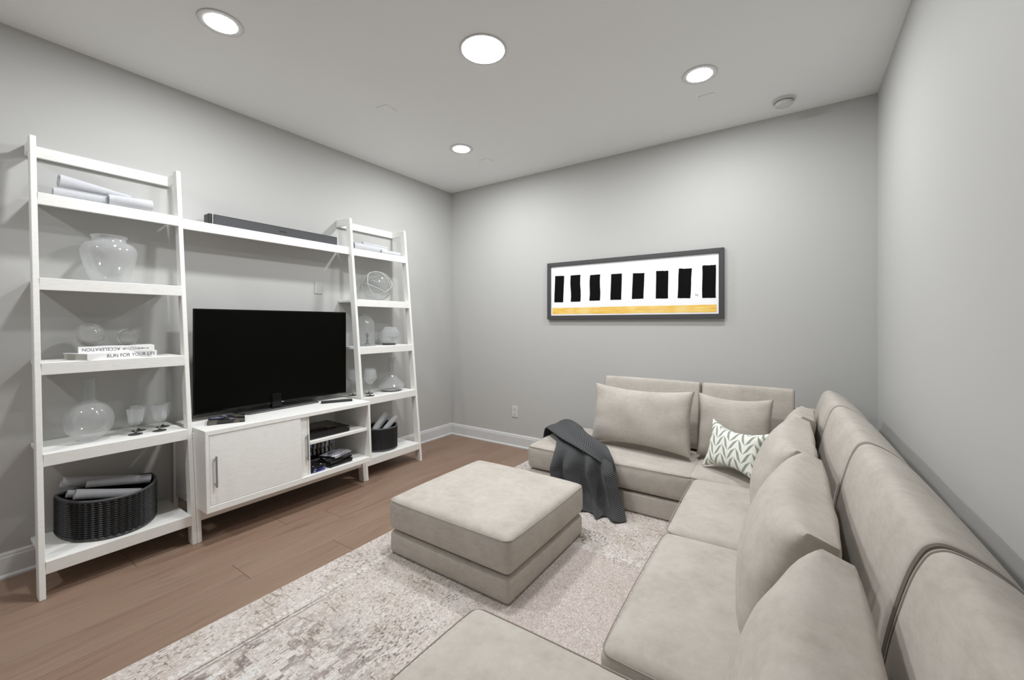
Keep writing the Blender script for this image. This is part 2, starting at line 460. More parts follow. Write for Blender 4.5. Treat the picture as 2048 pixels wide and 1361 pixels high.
def cushion(x0, x1, y0, y1, z0, z1, r=0.03, crown=0.02, bulge=0.008, fn=None, n=8):
    """Upholstered block: rounded edges, a crowned top and slightly swollen sides."""
    hx, hy, hz = (x1 - x0) / 2, (y1 - y0) / 2, (z1 - z0) / 2
    r = min(r, hx * .9, hy * .9, hz * .9)
    cx, cy, cz = (x0 + x1) / 2, (y0 + y1) / 2, (z0 + z1) / 2
    ax, ay, az = axis_pts(hx, r, n), axis_pts(hy, r, n), axis_pts(hz, r, 3)
    bm = bmesh.new(); cache = {}
    def V(x, y, z):
        k = (round(x, 6), round(y, 6), round(z, 6))
        if k not in cache:
            p = Vector((x, y, z)); q = Vector((max(-hx + r, min(hx - r, x)), max(-hy + r, min(hy - r, y)), max(-hz + r, min(hz - r, z))))
            d = p - q; p = q + d.normalized() * r
            u, v, s = p.x / hx, p.y / hy, p.z / hz
            cu, cv = max(0, 1 - u * u), max(0, 1 - v * v)
            if s > 0: p.z += crown * min(1, s * 1.2) * (cu ** .6) * (cv ** .6)
            sb = max(0, 1 - s * s)
            p.x += bulge * sb * (cv ** .5) * (1 if u > 0 else -1) * min(1, abs(u) ** 6)
            p.y += bulge * sb * (cu ** .5) * (1 if v > 0 else -1) * min(1, abs(v) ** 6)
            p += Vector((cx, cy, cz))
            cache[k] = bm.verts.new(fn(p) if fn else p)
        return cache[k]
    def face(A, B, mk):
        for i in range(len(A) - 1):
            for j in range(len(B) - 1):
                bm.faces.new((V(*mk(A[i], B[j])), V(*mk(A[i + 1], B[j])), V(*mk(A[i + 1], B[j + 1])), V(*mk(A[i], B[j + 1]))))
    for s in (-1, 1):
        face(ax, ay, lambda a, b: (a, b, s * hz)); face(ax, az, lambda a, b: (a, s * hy, b)); face(ay, az, lambda a, b: (s * hx, a, b))
    bmesh.ops.recalc_face_normals(bm, faces=bm.faces)
    return bm

def rrect(x0, x1, y0, y1, z, r, bulge=0.0, fn=None, n=6):
    pts = []
    for cx, cy, a0 in ((x1 - r, y1 - r, 0), (x0 + r, y1 - r, PI / 2), (x0 + r, y0 + r, PI), (x1 - r, y0 + r, 1.5 * PI)):
        for i in range(n + 1):
            a = a0 + PI / 2 * i / n; pts.append(Vector((cx + r * math.cos(a), cy + r * math.sin(a), z)))
    out = []
    for i, p in enumerate(pts):
        q = pts[(i + 1) % len(pts)]; m = 8 if (q - p).length > 0.1 else 1
        for k in range(m): out.append(p.lerp(q, k / m))
    hx, hy, cx, cy = (x1 - x0) / 2, (y1 - y0) / 2, (x0 + x1) / 2, (y0 + y1) / 2
    for p in out:
        u, v = (p.x - cx) / hx, (p.y - cy) / hy
        p.x += bulge * math.sqrt(max(0, 1 - v * v)) * (1 if u > 0 else -1) * abs(u) ** 6
        p.y += bulge * math.sqrt(max(0, 1 - u * u)) * (1 if v > 0 else -1) * abs(v) ** 6
    return [fn(p) if fn else p for p in out]

def catmull(pts, n=5):
    out = []; m = len(pts)
    for i in range(m):
        p0, p1, p2, p3 = (Vector(pts[(i + k) % m]) for k in (-1, 0, 1, 2))
        for k in range(n):
            t = k / n
            out.append(0.5 * ((2 * p1) + (p2 - p0) * t + (2 * p0 - 5 * p1 + 4 * p2 - p3) * t * t + (3 * p1 - p0 - 3 * p2 + p3) * t ** 3))
    return out

def inset_poly(P, d):
    n = len(P); A = sum(P[i].x * P[(i + 1) % n].y - P[(i + 1) % n].x * P[i].y for i in range(n)); sg = 1 if A > 0 else -1
    out = []
    for i in range(n):
        tng = P[(i + 1) % n] - P[i - 1]; nr = Vector((-tng.y, tng.x)) * sg
        out.append(P[i] + (nr.normalized() * d if nr.length > 1e-9 else Vector((0, 0))))
    return out

def back_cushion(profile, s0, s1, place, r=0.028, bow=0.006):
    """Loft a rounded 2-D profile (w, z) along s; place(w, s, z) -> world. Returns body bmesh and the two seam paths."""
    P = catmull(profile, 5); bm = bmesh.new(); rings = []
    st = []
    for k in range(5):
        a = PI / 2 * k / 4; st.append((s0 + r * (1 - math.cos(a)) if False else s0 + r * (1 - math.cos(a)), r * (1 - math.sin(a))))
    mid = [(s0 + r + (s1 - s0 - 2 * r) * i / 8, 0.0) for i in range(1, 8)]
    st = st + mid + [(s0 + s1 - s, d) for s, d in reversed(st)]
    L = s1 - s0
    for s, d in st:
        q = inset_poly(P, d - bow * math.sqrt(max(0, 1 - ((s - (s0 + s1) / 2) / (L / 2)) ** 2)))
        rings.append([bm.verts.new(place(p.x, s, p.y)) for p in q])
    n = len(P)
    for a, b in zip(rings, rings[1:]):
        for i in range(n): bm.faces.new((a[i], a[(i + 1) % n], b[(i + 1) % n], b[i]))
    bm.faces.new(rings[0]); bm.faces.new(rings[-1])
    bmesh.ops.recalc_face_normals(bm, faces=bm.faces)
    q = inset_poly(P, 0.004)
    return bm, [[place(p.x, s, p.y) for p in q] for s in (s0 + 0.006, s1 - 0.006)]

def pillow(wd, ht, belly, band, mtx, pinch=(0.05, 0.12), nu=30, nv=22, seed=1, wr=0.004, crease=0.0, back=1.0):
    bm = bmesh.new(); rnd = random.Random(seed)
    ph = [rnd.uniform(0, 6.28) for _ in range(6)]
    us = [math.sin(PI / 2 * (2 * i / nu - 1)) for i in range(nu + 1)]; vs = [math.sin(PI / 2 * (2 * i / nv - 1)) for i in range(nv + 1)]
    def P(u, v, s):
        x = wd / 2 * u * (1 - pinch[0] * (1 - v * v) * abs(u) ** 2); y = ht / 2 * v * (1 - pinch[1] * (1 - u * u) * abs(v) ** 2)
        e = max(0, (1 - u * u) * (1 - v * v))
        t = band / 2 * (1 - 0.5 * e) + belly * e ** 0.42
        t = t if s > 0 else band / 2 * (1 - 0.5 * e) + back * belly * e ** 0.42
        t += wr * math.sin(7 * u + ph[0] + 4 * v) * e ** .3 * (1 - abs(u)) + wr * math.sin(9 * v + ph[1] - 3 * u) * abs(u) ** 3 * (1 - u * u) ** .3 * (1 - v * v) ** .3 * 2
        # soft crease running down from the middle of the top edge
        t -= crease * math.exp(-((u - 0.05) / 0.05) ** 2) * max(0, v) ** 2 * (1 - v ** 8)
        return mtx @ Vector((x, y, t * s))
    F = [[bm.verts.new(P(u, v, 1)) for v in vs] for u in us]; B = [[bm.verts.new(P(u, v, -1)) for v in vs] for u in us]
    for i in range(nu):
        for j in range(nv):
            bm.faces.new((F[i][j], F[i + 1][j], F[i + 1][j + 1], F[i][j + 1])); bm.faces.new((B[i][j], B[i][j + 1], B[i + 1][j + 1], B[i + 1][j]))
    for i in range(nu):
        bm.faces.new((F[i][0], B[i][0], B[i + 1][0], F[i + 1][0])); bm.faces.new((F[i][nv], F[i + 1][nv], B[i + 1][nv], B[i][nv]))
    for j in range(nv):
        bm.faces.new((F[0][j], F[0][j + 1], B[0][j + 1], B[0][j])); bm.faces.new((F[nu][j], B[nu][j], B[nu][j + 1], F[nu][j + 1]))
    bmesh.ops.recalc_face_normals(bm, faces=bm.faces)
    return bm

def frame_mtx(center, front, lean):
    """x = width, y = up (leaning back by lean), z = front."""
    f = Vector(front).normalized(); up0 = Vector((0, 0, 1))
    up = (up0 * math.cos(lean) - f * math.sin(lean)).normalized(); fr = (f * math.cos(lean) + up0 * math.sin(lean)).normalized()
    xx = up.cross(fr)
    m = Matrix((xx, up, fr)).transposed().to_4x4(); m.translation = Vector(center)
    return m

def paper_roll(a, b, r0, r1, turns=1.7, seg=40, bm=None):
    """A sheet rolled into a loose spiral tube from point a to point b."""
    bm = bm or bmesh.new(); A, B = Vector(a), Vector(b); d = (B - A).normalized()
    s = d.cross(Vector((0, 0, 1))).normalized(); t = s.cross(d)
    rows = []
    for k in range(2):
        c, r = (A, r0) if k == 0 else (B, r1); row = []
        for i in range(seg + 1):
            an = 2 * PI * turns * i / seg; rr = r * (1 - 0.22 * (1 - i / seg))
            row.append(c + s * rr * math.cos(an) + t * rr * math.sin(an))
        rows.append(row)
    V = [[bm.verts.new(p) for p in row] for row in rows]
    for i in range(seg): bm.faces.new((V[0][i], V[0][i + 1], V[1][i + 1], V[1][i]))
    bmesh.ops.solidify(bm, geom=list(bm.faces), thickness=0.0012)
    return bm

def text_mesh(body, width, height):
    """Lettering laid flat in local xy, centred, scaled to width x height."""
    cu = bpy.data.curves.new('lettering', 'FONT'); cu.body = body; cu.extrude = 0.0; cu.size = 1.0
    o = bpy.data.objects.new('lettering', cu); COL.objects.link(o)
    dg = bpy.context.evaluated_depsgraph_get(); me = bpy.data.meshes.new_from_object(o.evaluated_get(dg))
    bm = bmesh.new(); bm.from_mesh(me); bpy.data.objects.remove(o); bpy.data.curves.remove(cu); bpy.data.meshes.remove(me)
    xs = [v.co.x for v in bm.verts]; ys = [v.co.y for v in bm.verts]
    sx, sy = width / (max(xs) - min(xs)), height / (max(ys) - min(ys)); mx, my = (max(xs) + min(xs)) / 2, (max(ys) + min(ys)) / 2
    for v in bm.verts: v.co = Vector(((v.co.x - mx) * sx, (v.co.y - my) * sy, 0))
    return bm

# ------------------------------------------------------------------ the room
struct('wall_left', box(XL - .12, XL, YN, YB + .12, 0, H, 0), M['wall'])
struct('wall_back', box(XL, XR, YB, YB + .12, 0, H, 0), M['wall'])
struct('wall_right', box(XR, XR + .12, YN, YB + .12, 0, H, 0), M['wall'])
struct('wall_near', box(XL - .12, XR + .12, YN - .12, YN, 0, H, 0), M['wall'])
struct('ceiling', box(XL - .12, XR + .12, YN - .12, YB + .12, H, H + .1, 0), M['ceiling'])
floor = struct('floor', box(XL - .12, XR + .12, YN - .12, YB + .12, -.1, -.005, 0), M['joint'])
PW, PL = 0.1975, 1.52
joints = {1: 1.41, 2: 0.968, 3: 1.60, 4: 1.354, 5: 0.684, 6: 2.2}
mesh_cache = {}
k0 = -13
for k in range(-13, 8):
    x1 = -2.02 - PW * (k - 1); x0 = x1 - PW
    if x1 <= XL + .004 or x0 >= XR - .004: continue
    x0c, x1c = max(x0, XL + .001), min(x1, XR - .001)
    j = joints.get(k, (k * 0.583) % PL)
    y = j
    while y > YN: y -= PL
    while y < YB:
        a, b = max(y, YN + .001), min(y + PL, YB - .001)
        if b - a > .02:
            key = (round(x1c - x0c, 4), round(b - a, 4))
            if key not in mesh_cache:
                t = box(-key[0] / 2 + .0007, key[0] / 2 - .0007, -key[1] / 2 + .0007, key[1] / 2 - .0007, -.005, 0, .0009)
                me = bpy.data.meshes.new('plank'); t.to_mesh(me); t.free(); me.materials.append(M['plank']); mesh_cache[key] = me
            o = bpy.data.objects.new('plank', mesh_cache[key]); COL.objects.link(o); o.parent = floor
            o.location = ((x0c + x1c) / 2, (a + b) / 2, 0)
        y += PL

def baseboard(name, p0, p1, inward):
    prof = [(0, 0), (.022, 0), (.022, .010), (.016, .018), (.014, .02), (.014, .100), (.011, .108), (.011, .116), (.006, .124), (0, .125)]
    bm = bmesh.new(); A, B, I = Vector(p0), Vector(p1), Vector(inward); r = []
    for q in (A, B): r.append([bm.verts.new(q + I * w_ + Vector((0, 0, z_))) for w_, z_ in prof])
    n = len(prof)
    for i in range(n): bm.faces.new((r[0][i], r[0][(i + 1) % n], r[1][(i + 1) % n], r[1][i]))
    bm.faces.new(r[0]); bm.faces.new(r[1]); bmesh.ops.recalc_face_normals(bm, faces=bm.faces)
    struct(name, bm, M['trim'])
baseboard('baseboard_left', (XL, YN, 0), (XL, YB, 0), (1, 0, 0))
baseboard('baseboard_back', (XL, YB, 0), (XR, YB, 0), (0, -1, 0))
baseboard('baseboard_right', (XR, YN, 0), (XR, YB, 0), (-1, 0, 0))

# ------------------------------------------------------------------ ceiling fittings
def downlight(x, y, label):
    t = thing('recessed_light', label, 'ceiling light', (x, y, H), 0, 'round ceiling lights')
    obj('trim_ring', lathe([(.098, 0), (.0975, -.0040), (.0955, -.0055), (.0925, -.0055), (.080, -.0052), (.0695, -.0050)], 40, (x, y, H)), M['plate'], t, 0.6)
    obj('lens', lathe([(.0695, -.0045), (.0690, -.0051), (.064, -.0056), (.04, -.0062), (0, -.0064)], 40, (x, y, H)), M['lens'], t, 0.8)
downlight(-2.335, 0.885, 'small round recessed light over the left end of the white shelving')
downlight(-2.335, 2.67, 'small round recessed light nearest the corner of left and far walls')
downlight(-0.465, 2.67, 'small round recessed light nearest the smoke detector')
downlight(-2.335, -0.9, 'added unseen recessed fill light behind the camera beside the left wall')  # added lamp, out of view, gives fill light from the camera side
for x, y, lb in ((-1.39, 1.768, 'wide bright disc light in the middle of the ceiling, largest of the lights'),):
    t = thing('disc_light', lb, 'ceiling light', (x, y, H), 0, 'round ceiling lights')
    obj('trim_ring', lathe([(.128, 0), (.1275, -.0040), (.126, -.0052), (.1235, -.0053), (.118, -.0051), (.1145, -.0050)], 56, (x, y, H)), M['plate'], t, 0.6)
    obj('lens', lathe([(.1145, -.0045), (.1140, -.0051), (.108, -.0057), (.05, -.0064), (0, -.0066)], 56, (x, y, H)), M['disc'], t, 0.8)

t = thing('smoke_detector', 'round white smoke detector on the ceiling beside the right-hand corner', 'smoke detector', (-.055, 3.285, H))
obj('base_plate', lathe([(.066, 0), (.066, -.010), (.062, -.013), (0, -.013)], 36, (-.055, 3.285, H)), M['plate'], t, 0.6)
obj('sensor_body', lathe([(.050, -.012), (.052, -.018), (.052, -.032), (.046, -.040), (.02, -.043), (0, -.043)], 36, (-.055, 3.285, H)), M['plate'], t, 0.6)
obj('vent_slot', lathe([(.0525, -.017), (.0535, -.0175), (.0535, -.0195), (.0525, -.020)], 36, (-.055, 3.285, H)), M['slot'], t)
for x, y, rz, lb in ((-2.335, 1.885, .1, 'faint square cover plate on the ceiling between the disc light and the white shelving'), (-2.32, 3.0, 0, 'faint square cover plate on the ceiling beside the light nearest the corner'), (-.468, 2.975, .0, 'faint square cover plate on the ceiling between detector and recessed light')):
    bm = box(-.05, .05, -.05, .05, -.004, 0, .0015); bmesh.ops.rotate(bm, verts=bm.verts, cent=(0, 0, 0), matrix=Matrix.Rotation(rz, 3, 'Z')); bmesh.ops.translate(bm, verts=bm.verts, vec=(x, y, H))
    tag(obj('ceiling_cover_plate', bm, M['ceiling']), lb, 'cover plate')

# wall plates
t = thing('wall_outlet', 'white double wall outlet low on the far wall', 'outlet', (-2.357, YB, .355))
obj('face_plate', box(-2.394, -2.320, YB - .006, YB, .300, .412, .002), M['plate'], t)
for z in (.333, .379):
    s = obj('socket', box(-2.373, -2.341, YB - .008, YB - .005, z - .015, z + .015, .001), M['plate'], t)
    obj('slot', box(-2.364, -2.361, YB - .0085, YB - .0075, z - .004, z + .008, 0, box(-2.353, -2.350, YB - .0085, YB - .0075, z - .004, z + .008, 0)), M['slot'], s)
t = thing('wall_plate', 'blank wall plate on the left wall above the television', 'wall plate', (XL, 1.923, 1.55))
obj('face_plate', box(XL, XL + .006, 1.89, 1.956, 1.50, 1.602, .002), M['wall'], t)
for z in (1.515, 1.587): obj('screw', lathe([(.003, 0), (.003, .001), (0, .001)], 10), M['plate'], t).matrix_local = Matrix.Translation((.006, 0, z - 1.55)) @ Matrix.Rotation(PI / 2, 4, 'Y')

# ------------------------------------------------------------------ white leaning shelving
def xf(z, sl=.1165): return -2.817 - sl * z      # front plane of the leaning rails
def tower(name, label, ya, yb, zs, top, zbar, sl):
    """ya, yb: outer faces of the two rails."""
    tw = thing(name, label, 'shelf unit', ((-3.02), (ya + yb) / 2, 0), 0, 'white leaning bookcases')
    rw, dep = .022, .062
    for y0 in (ya, yb - rw):
        y1 = y0 + rw
        zt = top
        x0, x1 = xf(0, sl), xf(zt, sl)
        obj('rail', hexa([(x0 - dep, y0, 0), (x0, y0, 0), (x0, y1, 0), (x0 - dep, y1, 0), (x1 - dep * .9, y0, zt), (x1, y0, zt), (x1, y1, zt), (x1 - dep * .9, y1, zt)]), M['wood'], tw)
        obj('wall_bracket', box(XL + .002, x1 - .03, y0 + .0005, y1 - .0005, zbar, zbar + .058), M['wood'], tw)
    obj('top_rail', box(XL + .003, XL + .024, ya + rw, yb - rw, zbar, zbar + .058), M['wood'], tw)
    for z in zs:
        xz = xf(z - .03, sl) + .001
        sh_ = obj('shelf', box(XL + .004, xz - .018, ya + rw, yb - rw, z - .02, z), M['wood'], tw)
        obj('shelf_apron', box(xz - .018, xz, ya + rw, yb - rw, z - .058, z, .0015), M['wood'], sh_)
    return tw
tower('bookcase', 'tall white leaning bookcase with books and vases, left of the television', .349, .950, (1.897, 1.478, 1.071, .647, .165), 2.178, 2.108, .1165)
tower('bookcase', 'white leaning bookcase with wine glasses, right of the television beside the corner', 2.083, 2.683, (1.880, 1.457, 1.062, .648, .165), 2.132, 2.078, .105)

# bridge shelf between the bookcases
t = thing('bridge_shelf', 'white bridge shelf spanning above the television between the bookcases', 'shelf', (-3.1, 1.516, 1.84))
obj('board', box(XL + .004, -3.055, .951, 2.082, 1.868, 1.888), M['wood'], t)
obj('front_apron', box(-3.055, -3.037, .951, 2.082, 1.828, 1.888, .0015), M['wood'], t)

# media cabinet
cb = thing('media_cabinet', 'white media cabinet with sliding door between the two bookcases', 'cabinet', (-2.95, 1.51, 0))
def cf(z): return -2.735 + (.65 - z) * .055
def slab(y0, y1, z0, z1, xb, o=0.0, b=.002):
    return hexa([(xb, y0, z0), (cf(z0) + o, y0, z0), (cf(z0) + o, y1, z0), (xb, y1, z0), (xb, y0, z1), (cf(z1) + o, y0, z1), (cf(z1) + o, y1, z1), (xb, y1, z1)], b)
XB = -3.18
obj('top_panel', slab(.958, 2.055, .622, .650, XB), M['wood'], cb)
obj('bottom_panel', slab(.958, 2.055, .190, .226, XB), M['wood'], cb)
obj('side_panel', slab(.958, .976, .226, .622, XB), M['wood'], cb)
obj('side_panel', slab(2.037, 2.055, .226, .622, XB), M['wood'], cb)
obj('divider', slab(1.560, 1.574, .226, .622, XB, -.02), M['wood'], cb)
obj('back_panel', box(XB + .002, XB + .012, .977, 2.036, .2265, .6215, 0), M['wood'], cb)
obj('inner_shelf', slab(1.575, 2.036, .424, .446, XB + .014, -.022), M['wood'], cb)
def cdoor(y0, y1, o, hy):
    d = obj('sliding_door', hexa([(cf(.228) + o - .016, y0, .228), (cf(.228) + o, y0, .228), (cf(.228) + o, y1, .228), (cf(.228) + o - .016, y1, .228), (cf(.620) + o - .016, y0, .62), (cf(.62) + o, y0, .62), (cf(.62) + o, y1, .62), (cf(.62) + o - .016, y1, .62)], .0015), M['wood'], cb)
    xa, xb2 = cf(.33) + o, cf(.50) + o
    h = tube([(xa + .018, hy, .328), (xb2 + .018, hy, .502)], .0055, 10)
    tube([(xa - .001, hy, .345), (xa + .018, hy, .345)], .004, 8, bm=h); tube([(xb2 - .001, hy, .485), (xb2 + .018, hy, .485)], .004, 8, bm=h)
    obj('handle', h, M['steel'], d, 0.6)
cdoor(.978, 1.505, -.003, 1.005)
cdoor(1.500, 1.558, -.0205, 1.549)
for y0, y1 in ((.9515, .9735), (2.0595, 2.0815)):
    zt = .62
    obj('leg', hexa([(xf(0) - .062, y0, 0), (xf(0), y0, 0), (xf(0), y1, 0), (xf(0) - .062, y1, 0), (xf(zt) - .062, y0, zt), (xf(zt), y0, zt), (xf(zt), y1, zt), (xf(zt) - .062, y1, zt)]), M['wood'], cb)
    obj('rear_leg', box(-3.205, -3.182, y0, y1, 0, .62), M['wood'], cb)
obj('stretcher', box(-2.868, -2.850, .974, 2.059, .112, .189), M['wood'], cb)

# ------------------------------------------------------------------ rug
bm = box(-2.01, .30, -.55, 3.33, .0005, .008, .002)
tag(obj('area_rug', bm, M['rug']), 'pale distressed woven area rug under the ottoman and sectional', 'rug')

# ------------------------------------------------------------------ sectional sofa
def shy(y): return -.026 * (y - 1.12)
def SH(p): return Vector((p.x + shy(p.y), p.y, p.z))
sf = thing('sectional_sofa', 'large taupe suede sectional sofa around the right-hand corner', 'sofa', (-.6, 1.9, .008))
def seat(x0, x1, y0, y1, fn=None, gap=True, z1=.325, crown=.026):
    obj('base', cushion(x0 + .004, x1, y0 + .006, y1 - .006, .009, .140, .018, 0, .002, fn, 6), M['suede'], sf, 0.7)
    s = obj('seat_cushion', cushion(x0, x1, y0, y1, .148, z1, .036, crown, .010, fn, 12), M['suede'], sf, 0.9)
    zs = z1 - .012
    obj('piping', tube(rrect(x0 + .006, x1 - .006, y0 + .006, y1 - .006, zs, .034, .010, fn), .0024, 6, True), M['piping'], s, 0.9)
seat(-1.70, -.507, 2.705, 3.44)                     # chaise along the far wall
seat(-.500, .13, 2.712, 3.36, SH)                   # corner seat
seat(-.465, .13, 1.945, 2.700, SH)                  # middle seats
seat(-.465, .13, 1.125, 1.938, SH)
seat(-.880, .13, .26, 1.082)                        # near chaise
# low back frames
for y0, y1 in ((.27, 1.115), (1.12, 1.935), (1.94, 2.705), (2.71, 3.43)):
    obj('back_frame', cushion(.345, .425, y0, y1, .009, .675, .026, .006, .003, SH, 6), M['suede'], sf, 0.9)
for x0, x1 in ((-1.30, -.555), (-.55, .28)):
    obj('back_frame', cushion(x0, x1, 3.445, 3.512, .009, .675, .026, .006, .003, None, 6), M['suede'], sf, 0.9)
# back cushions
PR = [(.300, .362), (.304, .50), (.290, .62), (.262, .745), (.240, .806), (.222, .828), (.196, .832), (.150, .812), (.105, .776), (.086, .74), (.082, .66), (.082, .50), (.084, .362), (.19, .356)]
for y0, y1 in ((.30, 1.108), (1.126, 1.930), (1.936, 2.712), (2.720, 3.30)):
    bm, seams = back_cushion(PR, y0, y1, lambda w_, s_, z_: Vector((XR - .02 - w_ + .02 + shy(s_), s_, z_)), .024)
    b = obj('back_cushion', bm, M['suede'], sf, 0.9)
    for sm in seams: obj('piping', tube(sm, .0055, 6, True), M['piping'], b, 0.9)
PF = [(.320, .362), (.312, .50), (.290, .64), (.262, .76), (.248, .806), (.236, .820), (.214, .822), (.170, .80), (.115, .764), (.096, .73), (.092, .66), (.092, .50), (.094, .362), (.21, .356)]
for x0, x1 in ((-1.296, -.566), (-.556, .004)):
    bm, seams = back_cushion(PF, x0, x1, lambda w_, s_, z_: Vector((s_, YB - w_, z_)), .016, .004)
    b = obj('back_cushion', bm, M['suede'], sf, 0.9)
    for sm in seams: obj('piping', tube(sm, .0035, 6, True), M['piping'], b, 0.9)

# ottoman
ot = thing('ottoman', 'square taupe suede ottoman on the rug in front of the sectional', 'ottoman', (-1.43, 1.885, .008))
obj('base', cushion(-1.826, -1.036, 1.497, 2.272, .009, .130, .022, 0, .003, None, 6), M['suede'], ot, 0.7)
s = obj('cushion', cushion(-1.832, -1.030, 1.490, 2.278, .137, .308, .036, .030, .008, None, 12), M['suede'], ot, 0.9)
obj('piping', tube(rrect(-1.827, -1.035, 1.495, 2.273, .296, .034, .008), .0024, 6, True), M['piping'], s, 0.9)

# ------------------------------------------------------------------ throw pillows
PG = 'taupe throw pillows on the sectional'
def big_pillow(label, c, front, lean, wd, ht, belly, band, seed, pinch=(.05, .12), crease=0.0):
    o = obj('throw_pillow', pillow(wd, ht, belly, band, frame_mtx(c, front, lean), pinch, seed=seed, crease=crease, back=.55), M['suede2'], None, 0.55)
    return tag(o, label, 'pillow', PG)
big_pillow('wide taupe lumbar pillow leaning at the chaise end of the far back cushions', (-.925, 3.015, .575), (-.05, -1, 0), .20, .72, .44, .10, .03, 3, (.06, .14), .006)
big_pillow('squarish taupe pillow behind the green leaf-print pillow', (-.33, 3.10, .565), (-.06, -1, 0), .17, .44, .42, .095, .03, 4, (.06, .14), .006)
for i, (yc, lb, sd) in enumerate(((.76, 'closest taupe pillow of the row along the right wall, nearest the near chaise', 11), (1.585, 'second taupe pillow of the row along the right wall, with a creased top', 12), (2.335, 'third taupe pillow of the row along the right wall, touching the leaf-print pillow', 13), (2.883, 'last taupe pillow of the row, tucked in the sofa corner', 14))):
    wd = (.77, .75, .72, .34)[i]
    big_pillow(lb, (.006 + (0.042 if i == 3 else 0) + shy(yc), yc, .568), (-1, .0, 0), .34, wd, .385, (.115, .115, .115, .075)[i], .060, sd, (.03, .10), .016)
o = obj('leaf_print_pillow', pillow(.40, .31, .070, .006, Matrix.Identity(4), (.18, .34), seed=21), M['chevron'], None, 0.8)
o.matrix_world = frame_mtx((-.292, 2.832, .490), (-.52, -.85, 0), .34)
tag(o, 'small cream pillow with green leaf print in the sofa corner', 'pillow')

# ------------------------------------------------------------------ knit throw
def interp(P, t):
    n = len(P) - 1; s = min(n - 1e-6, max(0, t * n)); i = int(s); f = s - i
    p0, p1, p2, p3 = (Vector(P[max(0, min(n, i + k))]) for k in (-1, 0, 1, 2))
    return 0.5 * ((2 * p1) + (p2 - p0) * f + (2 * p0 - 5 * p1 + 4 * p2 - p3) * f * f + (3 * p1 - p0 - 3 * p2 + p3) * f ** 3)
def cloth(Lp, Rp, nu, nv, off, name, parent, thick=.006, usc=1.0, vsc=1.0):
    bm = bmesh.new(); uvl = bm.loops.layers.uv.new('UVMap'); G = []; UV = {}
    for i in range(nu + 1):
        row = []
        a, b = interp(Lp, i / nu), interp(Rp, i / nu)
        for j in range(nv + 1):
            v = bm.verts.new(a.lerp(b, j / nv) + off(i / nu, j / nv)); row.append(v); UV[v] = (j / nv * vsc, i / nu * usc)
        G.append(row)
    for i in range(nu):
        for j in range(nv): bm.faces.new((G[i][j], G[i][j + 1], G[i + 1][j + 1], G[i + 1][j]))
    for f in bm.faces:
        for lp in f.loops: lp[uvl].uv = UV[lp.vert]
    bmesh.ops.recalc_face_normals(bm, faces=bm.faces)
    bmesh.ops.solidify(bm, geom=list(bm.faces), thickness=thick)
    return obj(name, bm, M['knit'], parent, 1.2)
kt = thing('knit_throw', 'charcoal herringbone knit throw draped over the chaise edge onto the rug', 'blanket', (-1.2, 2.7, .01))
Lp = [(-1.700, 3.04, .372), (-1.60, 2.94, .376), (-1.50, 2.81, .378), (-1.450, 2.71, .362), (-1.435, 2.672, .30), (-1.43, 2.655, .2), (-1.37, 2.635, .09), (-1.31, 2.61, .018)]
Rp = [(-1.66, 3.38, .374), (-1.50, 3.25, .378), (-1.30, 2.97, .38), (-1.08, 2.76, .376), (-1.005, 2.672, .33), (-.965, 2.652, .22), (-.925, 2.64, .10), (-.885, 2.575, .014)]
def off1(u, v):
    hang = max(0, min(1, (u - .45) / .2)); end = max(0, (u - .85) / .15)
    f = .5 + .5 * math.sin(v * 2 * PI * 3.2 + .6 + 1.5 * u) ; f2 = .5 + .5 * math.sin(v * 2 * PI * 5.5 + 2.1 * u)
    top = .004 * (1 - hang) * (math.sin(v * 12 + u * 9) + 1)
    z = top - .0 * end + .012 * end * f2
    return Vector((0.02 * hang * math.sin(v * 2 * PI * 2 + 1), -hang * (.085 * f ** 1.3 + .016 * f2) * (1 - .3 * end) - end * .05 * math.sin(v * PI), z))
cloth(Lp, Rp, 60, 64, off1, 'draped_fall', kt, .006, .75, .5)
L2 = [(-1.745, 3.03, .30), (-1.715, 3.02, .385), (-1.58, 2.885, .400), (-1.42, 2.745, .398), (-1.25, 2.672, .375), (-1.08, 2.640, .325), (-.975, 2.632, .275)]
R2 = [(-1.735, 3.39, .30), (-1.70, 3.40, .388), (-1.54, 3.27, .404), (-1.33, 3.01, .408), (-1.11, 2.81, .404), (-1.01, 2.668, .378), (-.968, 2.640, .30)]
def off2(u, v):
    e = math.sin(PI * min(1, max(0, u)))
    return Vector((0, 0, .022 * e * math.sin(v * PI) + .010 * e * math.sin(v * 2 * PI * 1.5 + u * 3)))
cloth(L2, R2, 40, 30, off2, 'folded_band', kt, .006, .5, .32)

# ------------------------------------------------------------------ framed picture on the far wall
fx0, fx1, fz0, fz1, fw = -1.965, -.438, 1.296, 1.834, .036
yf, yw = YB - .034, YB - .002
pc = thing('framed_picture', 'long charcoal framed abstract of eight black bars over an ochre band', 'picture', ((fx0 + fx1) / 2, YB, fz0))
for q in ([(fx0, fz0), (fx1, fz0), (fx1 - fw, fz0 + fw), (fx0 + fw, fz0 + fw)], [(fx0, fz1), (fx0 + fw, fz1 - fw), (fx1 - fw, fz1 - fw), (fx1, fz1)],
          [(fx0, fz0), (fx0 + fw, fz0 + fw), (fx0 + fw, fz1 - fw), (fx0, fz1)], [(fx1, fz0), (fx1, fz1), (fx1 - fw, fz1 - fw), (fx1 - fw, fz0 + fw)]):
    obj('frame_rail', hexa([(x, yf, z) for x, z in q] + [(x, yw, z) for x, z in q], .0015), M['frame'], pc)
cv = obj('canvas', box(fx0 + fw, fx1 - fw, YB - .020, YB - .008, fz0 + fw, fz1 - fw, 0), M['canvas'], pc)
